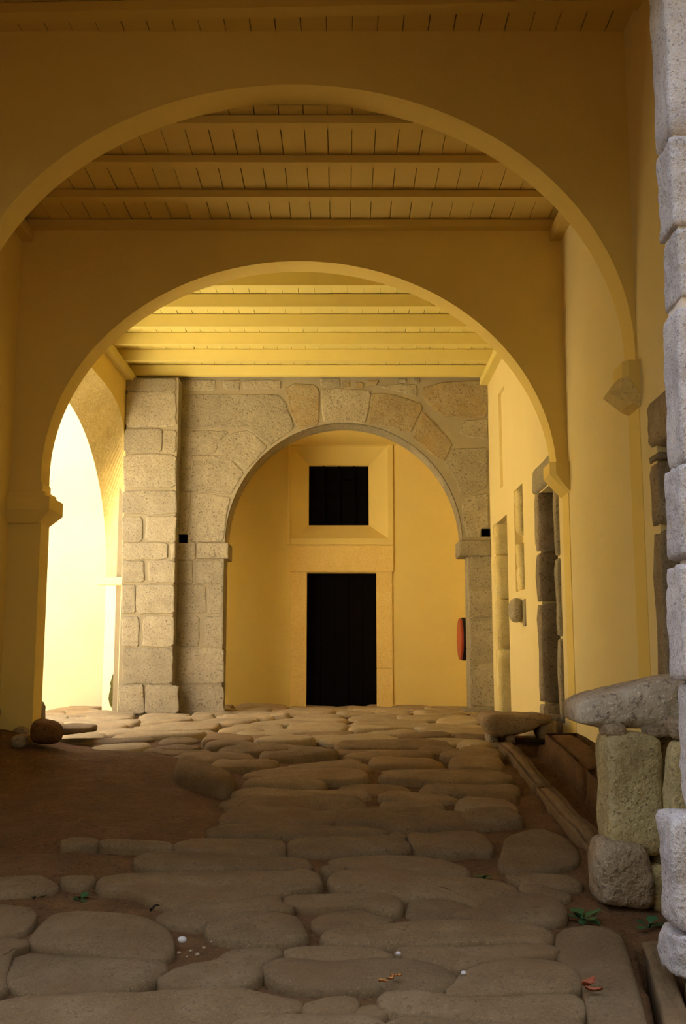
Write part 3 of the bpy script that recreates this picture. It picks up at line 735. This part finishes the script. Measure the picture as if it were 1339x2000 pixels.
# ------------------------------------------------------------------ far wall with door and window
def far_wall():
    dz0 = -1.0
    d0 = U(598, 1118, YF); d1 = U(737, 1385, YF)
    w0 = U(568, 872, YF); w1 = U(757, 1051, YF)
    xs_ = sorted([-3.2, w0.x, d0.x, d1.x, w1.x, 2.7]); zs_ = [dz0, d0.z, w1.z, w0.z, 3.9]
    v = []; f = []
    def quad(*p):
        b = len(v); v.extend(p); f.append((b, b + 1, b + 2, b + 3))
    for i in range(5):
        for j in range(4):
            xm = (xs_[i] + xs_[i + 1]) / 2; zm = (zs_[j] + zs_[j + 1]) / 2
            if d0.x < xm < d1.x and zm < d0.z: continue
            if w0.x < xm < w1.x and w1.z < zm < w0.z: continue
            quad((xs_[i], YF, zs_[j]), (xs_[i + 1], YF, zs_[j]), (xs_[i + 1], YF, zs_[j + 1]), (xs_[i], YF, zs_[j + 1]))
    t = .35
    quad((d0.x, YF, dz0), (d0.x, YF + t, dz0), (d0.x, YF + t, d0.z), (d0.x, YF, d0.z))
    quad((d1.x, YF, dz0), (d1.x, YF + t, dz0), (d1.x, YF + t, d0.z), (d1.x, YF, d0.z))
    quad((d0.x, YF, d0.z), (d0.x, YF + t, d0.z), (d1.x, YF + t, d0.z), (d1.x, YF, d0.z))
    quad((-3.2, YF + .5, dz0), (2.7, YF + .5, dz0), (2.7, YF + .5, 3.9), (-3.2, YF + .5, 3.9))
    w = mk('wall_far', v, f, M_PLASTER, kind='structure')
    # window: splayed surround, iron bars, opening closed by a sheet blackened for its shade
    i0 = U(603, 909, YF + .17); i1 = U(720, 1026, YF + .17)
    yb = YF + .17
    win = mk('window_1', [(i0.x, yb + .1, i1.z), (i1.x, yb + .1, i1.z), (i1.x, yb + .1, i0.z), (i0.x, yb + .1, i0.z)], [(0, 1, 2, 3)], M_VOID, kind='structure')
    o = [(w0.x, YF, w1.z), (w1.x, YF, w1.z), (w1.x, YF, w0.z), (w0.x, YF, w0.z)]
    q = [(i0.x, yb, i1.z), (i1.x, yb, i1.z), (i1.x, yb, i0.z), (i0.x, yb, i0.z)]
    r = [(a, yb + .1, c) for a, b, c in q]
    for k in range(4):
        j = (k + 1) % 4
        mk('window_frame', [o[k], o[j], q[j], q[k], r[j], r[k]], [(0, 1, 2, 3), (3, 2, 4, 5)], M_PLASTER, win)
    for k in range(3):
        x = i0.x + (i1.x - i0.x) * (k + 1) / 4
        box('bar', (x - .008, x + .008, yb + .03, yb + .046, i1.z, i0.z + .012), M_VOID, win)
    for k in range(3):
        z = i1.z + (i0.z - i1.z) * (k + 1) / 4
        box('bar', (i0.x, i1.x, yb + .046, yb + .056, z - .007, z + .007), M_VOID, win)
    # raised surround of the window and the door
    s0 = U(562, 859, YF); s1 = U(768, 1064, YF)
    def band(x0, x1, z0, z1, d=.025, name='surround_stone', m=M_PLASTER, par=w):
        box(name, (x0, x1, YF - d, YF + .02, z0, z1), m, par, bev=.008)
    band(s0.x, w0.x, s1.z, s0.z); band(w1.x, s1.x, s1.z, s0.z); band(w0.x, w1.x, w0.z, s0.z); band(w0.x, w1.x, s1.z, w1.z)
    l0 = U(566, 1066, YF); l1 = U(768, 1117, YF)
    M_YJ = M_YGRAN2
    band(l0.x, l1.x, l1.z, l0.z, .03, 'lintel_stone', M_YJ)
    jl = U(568, 1200, YF).x; jr = U(766, 1200, YF).x; jm = U(737, 1305, YF).z
    band(jl, d0.x + .01, -.72, l1.z, .022, 'jamb_stone', M_YJ)
    band(d1.x - .01, jr, jm + .004, l1.z, .022, 'jamb_stone', M_YJ); band(d1.x - .01, jr, -.72, jm - .004, .026, 'jamb_stone', M_YJ)
    st0 = U(570, 1384, YF)
    box('threshold_stone', (jl - .02, jr + .02, YF - .10, YF + .3, -.80, -.683), M_GRAN, w, bev=.01)
    door = box('door_1', (d0.x, d1.x, YF + .24, YF + .28, -.68, d0.z), M_VOID, kind='structure')  # black leaf standing in for the darkness of the open doorway
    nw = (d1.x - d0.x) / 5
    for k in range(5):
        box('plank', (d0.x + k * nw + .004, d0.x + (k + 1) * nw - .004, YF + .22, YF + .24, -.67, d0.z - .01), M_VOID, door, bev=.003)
    # thin string course
    a = U(565, 858, YF)
    box('string_course', (-2.6, 1.9, YF - .02, YF + .01, s0.z + .03, s0.z + .045), M_PLASTER, w)
    return w
M_YGRAN2 = stone_mat('painted_stone', (.80, .56, .17), (.82, .59, .185), (.84, .62, .21), (.70, .47, .13), 35, .0, .8, .015)
wall_far = far_wall()
# lobby behind the granite arch
box('wall_lobby_right', (1.78, 1.95, YC + TC - .02, YF, -1.0, 3.6), M_PLASTER, kind='structure')
box('wall_lobby_left', (XL - .32, XL, YC + TC - .01, YF + .01, 1.9, 3.6), M_PLASTER, kind='structure')
box('ceiling_lobby', (-3.2, 2.7, YC + TC - .02, YF + .5, 3.1, 3.3), M_PLASTER, kind='structure')

# ------------------------------------------------------------------ ceilings: boards and joists
def ceiling(name, y0, y1, zc, joists, jh, jw, plates=True, M_WOOD=M_WOOD):
    c = box(name, (XL - .2, XR + .2, y0, y1, zc + .035, zc + .2), M_WOODG, kind='structure')
    x = XL + R.uniform(-.1, 0)
    while x < XR:
        w = .172 + R.uniform(-.004, .004)
        g = R.uniform(.0016, .0045); dz = R.uniform(0, .005)
        box('plank', (x + g, x + w - g, y0 + .01, y1 - .01, zc - dz, zc + .03), M_WOOD, c)
        x += w
    for (ya, yb_) in joists:
        # ya: front edge at left end, yb_: at right end
        v = []
        for xx, yy in ((XL - .05, ya), (XR + .05, yb_)):
            bz = R.uniform(-.006, .006)
            for dy, dz in ((0, zc - .012), (jw, zc - .012), (jw, zc - jh + bz), (0, zc - jh + bz)):
                v.append((xx, yy + dy, dz))
        mk('beam', v, [(0, 1, 2, 3), (7, 6, 5, 4), (0, 4, 5, 1), (1, 5, 6, 2), (2, 6, 7, 3), (3, 7, 4, 0)], M_WOOD, c)
    if plates:
        box('wall_plate', (XL - .01, XL + .10, y0, y1, zc - jh - .10, zc - jh), M_WOOD, c, bev=.008)
        box('wall_plate', (XR - .10, XR + .01, y0, y1, zc - jh - .10, zc - jh), M_WOOD, c, bev=.008)
    return c
ceiling('ceiling_near', 3.9, YA + .05, 4.22, [(6.10, 5.95), (5.50, 5.42), (4.9, 4.85), (4.35, 4.33)], .08, .11, plates=False, M_WOOD=M_WOOD2)
ceiling('ceiling_middle', YA + TA - .02, YB + .02, 3.79, [(6.70, 6.69), (7.27, 7.27), (7.84, 7.85), (8.41, 8.41)], .07, .09, M_WOOD=M_WOOD2)
ceiling('ceiling_far', YB + TB - .02, YC + .02, 3.83, [(9.12, 9.12), (9.72, 9.72), (10.34, 10.34), (10.97, 10.97), (11.62, 11.62), (12.28, 12.28), (12.96, 12.96)], .15, .09)

# roof over the passage; the unseen upper storey is added to shade the lane
box('wall_added_storey', (XL - .32, 3.2, 3.6, 15.4, 4.76, 12.0), M_PLASTER, kind='structure')
box('roof', (XL - .6, 3.4, 3.3, 15.6, 12.0, 12.2), M_ROOF, kind='structure')
# front: lintel above the entrance and the wall each side
box('wall_front', (-3.6, 3.2, 3.55, 3.87, 2.75, 4.75), M_GRAY, kind='structure')
box('wall_front_right', (1.6, 3.2, 3.57, 3.87, -1.7, 3.45), M_GRAY, kind='structure')
box('wall_front_left', (-9.2, XL - .3, 3.57, 3.87, -1.7, 4.4), M_GRAY, kind='structure')
# courtyard walls
box('wall_courtyard', (-9.2, -3.2, YF, YF + .3, -1.0, 6.0), M_COURT, kind='structure')
box('wall_courtyard_side', (-9.5, -9.2, 3.6, 14.9, -1.0, 4.5), M_COURT, kind='structure')
# unseen opposite and left lane walls, added to limit light from the lane
box('wall_added_opposite', (-14, 14, -4.0, -3.6, -1.8, 9.0), M_HOUSE, kind='structure')
box('wall_added_lane_left', (-9.3, -9.0, -3.6, 3.6, -1.8, 1.2), M_HOUSE, kind='structure')
box('wall_lane_right', (6.5, 6.8, -3.6, 3.6, -1.8, 8.0), M_HOUSE, kind='structure')

# ------------------------------------------------------------------ the stone gatepost at the right
def zU(py, Y): return U(1300, py, Y).z
post = box('pillar', (1.272, 1.74, 3.692, 3.855, -1.5, 3.45), M_GRAYM, kind='structure')
secs = [(-.62, 262, 1.255), (268, 440, 1.25), (446, 580, 1.262), (600, 900, 1.245), (905, 1085, 1.225), (1100, 1330, 1.215), (1335, 1590, 1.24)]
prev = 3.45
for i, (ya, yb_, xl) in enumerate(secs):
    z1 = 3.45 if ya < 0 else zU(ya, 3.68); z0 = zU(yb_, 3.68)
    lump('granite_block', ((xl + 1.76) / 2, 3.77, (z0 + z1) / 2), (1.76 - xl, .19, z1 - z0), M_GRAY, post, power=40, amp=.010, cuts=18, seed=i + 50, fs=6, fine=.006)
z1 = zU(1592, 3.7); z0 = zU(1822, 3.7)
lump('granite_block', (1.48, 3.765, (z0 + z1) / 2), (.68, .20, z1 - z0), M_GRAY, post, power=16, amp=.02, cuts=14, seed=61, fs=5, fine=.008)
z2 = zU(1912, 3.7)
lump('granite_block', (1.48, 3.755, (z0 + z2) / 2), (.69, .22, z0 - z2), M_GRAY, post, power=14, amp=.02, cuts=14, seed=62, fs=6, fine=.008)
lump('granite_block', (1.52, 3.755, z2 - .13), (.62, .22, .26), M_RUB, post, power=6, amp=.03, cuts=10, seed=63, fs=6, fine=.008)

# ------------------------------------------------------------------ stone bench by the right wall
bench = empty('stone_bench', (1.45, 4.95, -1.05), 'rough granite bench by the right wall, a thick slab resting on an upright block', 'bench')
yb_ = 4.72
def lumpP(name, x0, x1, y0, y1, Y, dep, mat, par, **kw):
    a = U(x0, y0, Y); a.x = U(x0, y0, Y + dep).x; b = U(x1, y1, Y)
    kw.setdefault('power', 8); kw.setdefault('amp', .02); kw.setdefault('cuts', 9); kw.setdefault('fine', .006)
    return lump(name, ((a.x + b.x) / 2, Y + dep / 2, (a.z + b.z) / 2), (abs(b.x - a.x), dep, abs(a.z - b.z)), mat, par, **kw)
lumpP('support_stone', 1262, 1360, 1436, 1690, 5.05, .15, M_JAMB, bench, seed=39, power=7)
lumpP('upright_block', 1158, 1304, 1434, 1674, yb_, .26, M_BENCH, bench, seed=31, rot=(0, .02, 0), fs=4, power=10, amp=.015)
lumpP('packing_stone', 1163, 1226, 1416, 1444, yb_ + .02, .2, M_RUB, bench, seed=32, power=4)
lumpP('packing_stone', 1246, 1320, 1420, 1442, yb_ + .02, .15, M_RUB, bench, seed=33, power=4)
lumpP('base_stone', 1144, 1280, 1648, 1780, yb_ - .06, .3, M_RUB, bench, seed=34, power=6, amp=.03)
lumpP('base_stone', 1252, 1345, 1688, 1790, yb_ - .02, .15, M_BENCH, bench, seed=35, power=6)
lumpP('base_stone', 1264, 1340, 1658, 1696, yb_ + .06, .12, M_JAMB, bench, seed=36, power=5)
lumpP('support_stone', 1292, 1400, 1402, 1452, 4.50, .12, M_RUB, bench, seed=37, power=3.5, amp=.03)
lumpP('support_stone', 1290, 1400, 1446, 1760, 4.50, .12, M_BENCH, bench, seed=38, power=7)

# low stone seat further in, beside the doorway
low = empty('low_stone_seat', (1.6, 9.0, -.66), 'low tapered stone slab propped over the drain below the dark doorway', 'seat')
YL = 8.72
def wedge(name, poly, Y, dep, mat, par, amp=.02, **kw):
    p = [Vector((U(x, y, Y).x, U(x, y, Y).z)) for x, y in poly]
    p = densify(chaikin(p, 1, .2), .04)
    n = len(p); c = sum(p, Vector((0, 0))) / n; v = []; f = []
    rings = [(.5, -.03), (.85, -.02), (.96, .01), (1, .06), (1, dep * .5), (.96, dep), (.7, dep + .03)]
    for s, d in rings:
        for q in p:
            w = c + (q - c) * s; P = Vector((w.x, Y + d, w.y))
            o = fbm(P * 7, 1, 3) * amp
            v.append(P + Vector((0, o, o * .7)))
    for r in range(len(rings) - 1):
        for i in range(n):
            j = (i + 1) % n; f.append((r * n + i, r * n + j, (r + 1) * n + j, (r + 1) * n + i))
    f += [tuple(range(n)), tuple(range((len(rings) - 1) * n, len(rings) * n))]
    return mk(name, v, f, mat, par, smooth=True, **kw)
wedge('seat_slab', [(1131,1400),(1131,1376),(1150,1362),(1185,1353),(1240,1338),(1318,1320),(1400,1312),(1420,1340),(1415,1424),(1318,1427),(1240,1424),(1180,1422),(1150,1418),(1133,1412)], 4.86, .40, M_SLAB, bench, amp=.014)
wedge('seat_slab', [(940,1412),(948,1395),(990,1394),(1080,1396),(1078,1410),(1040,1428),(985,1441),(962,1440)], YL, .5, M_RUB, low)
lumpP('support_stone', 1040, 1092, 1412, 1448, YL + .02, .3, M_RUB, low, seed=41, power=4, amp=.03)
lumpP('support_stone', 978, 1008, 1434, 1455, YL + .02, .3, M_RUB, low, seed=42, power=4)
lumpP('support_stone', 945, 975, 1436, 1458, YL + .10, .3, M_JAMB, low, seed=43, power=5)

# ------------------------------------------------------------------ loose and fixed things
# rocks at the foot of the left pier
def rockP(label, px, py, w, h, Y, dep, mat, seed, power=3, cat='rock', name='rock', **kw):
    a = U(px, py, Y); s = Y / F
    return lump(name, (a.x, Y, a.z + h * s / 2), (w * s, dep, h * s), mat, None, power=power, amp=.03, cuts=8, seed=seed, label=label, cat=cat, **kw)
rockP('slim upright stone standing against the corner of the left pier', 76, 1416, 18, 46, 8.8, .12, M_JAMB, 1, 4)
rockP('brown earthy boulder in front of the left pier corner', 90, 1452, 60, 44, 8.15, .3, M_DIRT, 2, 2.6)
rockP('low dark flat stone right of the brown boulder', 140, 1432, 84, 16, 8.9, .5, M_PAVE1, 3, 4)
rockP('small dark stone in the hollow at the broken foot of the left pier', 38, 1462, 30, 26, 8.05, .16, M_JAMB, 4, 3)
for i, (yy, zz_, sy, sz) in enumerate([(8.05, -.66, .3, .26), (8.3, -.50, .28, .3), (7.75, -.72, .3, .2), (8.2, -.25, .2, .18)]):
    lump('rubble_stone', (XL - .02, yy, zz_), (.14, sy, sz), M_JAMB if i % 2 else M_RUB, wall_left, power=3.5, amp=.04, cuts=7, seed=i + 70)
q = U(44, 1436, YB); lump('rubble_stone', (q.x, YB, q.z), (.13, .10, .13), M_JAMB, wall_middle, power=3.5, amp=.03, cuts=6, seed=81)

# stone bracket on the right wall
br = empty('stone_bracket', (XR, 10.85, .5), 'small rounded stone bracket jutting from the yellow wall under the slit window', 'bracket')
pbk = UX(1018, 1198, XR)
lump('bracket_head', (XR - .055, pbk.y, pbk.z + .03), (.15, .26, .25), M_GRAN, br, power=2.6, amp=.01, cuts=7, seed=12)
box('bracket_plate', (XR - .012, XR + .02, pbk.y - .27, pbk.y - .13, pbk.z - .14, pbk.z + .14), M_GRAN, br, bev=.005)

# red round fitting behind the granite arch
sg = empty('round_red_sign', (1.6, 13.87, .35), 'round red wall plate seen edge-on behind the right side of the granite arch', 'sign')
sc = U(898, 1248, 13.85)
def disc(name, x0, x1, r, mat, y, z, dome=0, n=40):
    v = []; f = []
    prof = [(x1, r), (x0 + .006, r), (x0, r * .97), (x0 - dome * .6, r * .6), (x0 - dome, 0.001)]
    for xx, rr in prof:
        for i in range(n):
            a = 2 * math.pi * i / n; v.append((xx, y + rr * math.cos(a), z + rr * math.sin(a)))
    for k in range(len(prof) - 1):
        for i in range(n):
            j = (i + 1) % n; f.append((k * n + i, k * n + j, (k + 1) * n + j, (k + 1) * n + i))
    return mk(name, v, f, mat, sg, smooth=False)
disc('face', sc.x - .012, sc.x + .02, .275, M_RED, 13.87, sc.z, .004)
disc('rim', sc.x + .02, sc.x + .085, .285, M_IRON, 13.87, sc.z)
box('mounting_bracket', (sc.x + .05, 1.775, 13.82, 13.92, sc.z - .2, sc.z + .2), M_IRON, sg, bev=.004)

# weeds
def weed(px, py, n, L, label, seed):
    p = UF(px, py); rr = random.Random(seed)
    e = empty('weed', (p.x, p.y, p.z - .02), label, 'weed')
    for i in range(n):
        a = 2 * math.pi * i / n + rr.uniform(-.4, .4); l = L * rr.uniform(.7, 1.2); el = rr.uniform(.35, 1.0)
        d = Vector((math.cos(a) * math.cos(el), math.sin(a) * math.cos(el), math.sin(el))); sd = Vector((-math.sin(a), math.cos(a), 0))
        v = []; f = []
        for k, (t, w) in enumerate(((0, .05), (.3, .06), (.55, .26), (.8, .22), (1, .02))):
            c = Vector((p.x, p.y, p.z - .02)) + d * l * t + Vector((0, 0, -l * .35 * t * t))
            v += [c - sd * w * l, c + Vector((0, 0, -.02 * l)), c + sd * w * l]
        for k in range(4):
            b = k * 3; f += [(b, b + 1, b + 4, b + 3), (b + 1, b + 2, b + 5, b + 4)]
        mk('leaf', v, f, M_LEAF, e, smooth=True)
weed(1137, 1788, 9, .11, 'largest green leafy weed, growing before the base of the stone bench', 1)
weed(1266, 1802, 5, .085, 'small green weed growing beside the foot of the gatepost', 2)
weed(944, 1709, 6, .055, 'low green weed in a joint of the paving, right of the middle', 3)
weed(764, 1628, 5, .045, 'tiny green weed in a paving joint near the middle of the lane', 4)
weed(158, 1750, 8, .06, 'dark flat weed in the earth at the left edge of the paving', 5)
weed(67, 1748, 4, .06, 'thin upright weed sprig in the shade at the far left', 6)
# leaves, pebbles, a twig
def leaf_at(px, py, s, mat, label, seed, name='fallen_leaf', group=None):
    p = UF(px, py); rr = random.Random(seed); a = rr.uniform(0, 6.3)
    out = []
    for t, w in ((-1, .05), (-.5, .5), (0, .62), (.5, .42), (1, .03)):
        for k in (-1, 0, 1):
            x, y = t * s, k * w * s * .8
            out.append((p.x + x * math.cos(a) - y * math.sin(a), p.y + x * math.sin(a) + y * math.cos(a), p.z + .045 + .3 * s * (abs(k) - .3) + .25 * s * t * t))
    f = []
    for i in range(4):
        for k in range(2):
            b = i * 3 + k; f.append((b, b + 1, b + 4, b + 3))
    return mk(name, out, f, mat, smooth=True, label=label, cat='leaf', group=group)
leaf_at(1150, 1950, .045, M_DRY, 'dry red-brown leaf lying against the near kerb slab', 1)
leaf_at(1160, 1962, .03, M_DRY, 'smaller curled brown leaf just below the red-brown leaf by the kerb', 2)
for i in range(9):
    leaf_at(740 + i * 5 + R.uniform(-6, 6), 1945 - i * 1.5 + R.uniform(-3, 3), .014, M_ORL, 'crumbled orange leaf in the paving joint at the bottom middle', i + 5, group='orange leaves in the paving joint')
for i in range(6):
    leaf_at(262 + i * 6, 1390 + R.uniform(-1, 2), .03, M_ORL, 'crumpled orange leaf at the foot of the granite pilaster', i + 25, group='orange leaves at the pilaster')
def pebble(px, py, s, label, seed, mat=M_PEB, group=None):
    p = UF(px, py)
    lump('pebble', (p.x, p.y, p.z + .02), (s, s * .8, s * .65), mat, None, power=2.4, amp=s * .12, cuts=4, seed=seed, fs=20, fine=0, label=label, cat='pebble', group=group)
pebble(355, 1846, .036, 'pale pebble in the earthy hollow left of the middle', 1)
pebble(398, 1862, .018, 'small reddish pebble near the edge of the earthy hollow', 2, M_RUB)
pebble(778, 1873, .022, 'white chip lying in a dip of the nearest slabs', 3)
pebble(905, 1912, .022, 'white chip beside the shallow basin in the nearest slabs', 4)
for i, (x, y) in enumerate([(365, 1880), (372, 1868), (385, 1875), (412, 1850), (350, 1872)]):
    pebble(x, y, .010 + .004 * (i % 3), 'tiny pebble in the grit of the earthy hollow', 10 + i, M_RUB, 'grit pebbles in the hollow')
# twig
pa = UF(293, 1819); pb_ = UF(310, 1806)
v = []; f = []
for k in range(5):
    t = k / 4; c = pa.lerp(pb_, t); c.z = max(pa.z, pb_.z) + .075 + .01 * math.sin(t * 3)
    for i in range(6):
        a = i * math.pi / 3; v.append(c + Vector((.004 * math.cos(a), 0, .006 * math.sin(a))) * (1.3 - .8 * t))
for k in range(4):
    for i in range(6):
        j = (i + 1) % 6; f.append((k * 6 + i, k * 6 + j, (k + 1) * 6 + j, (k + 1) * 6 + i))
mk('twig', v, f, M_TWIG, smooth=True, label='short dark twig lying on the big slab at the lower left', cat='twig')
# moss at the foot of the courtyard wall
pm = U(224, 1352, 13.2)
lump('moss_patch', (pm.x, 13.19, pm.z), (.12, .05, .46), M_MOSS, None, power=2.5, amp=.03, cuts=9, seed=4, fs=9, label='dark mossy growth at the foot of the courtyard arch jamb beside the pilaster', cat='moss')
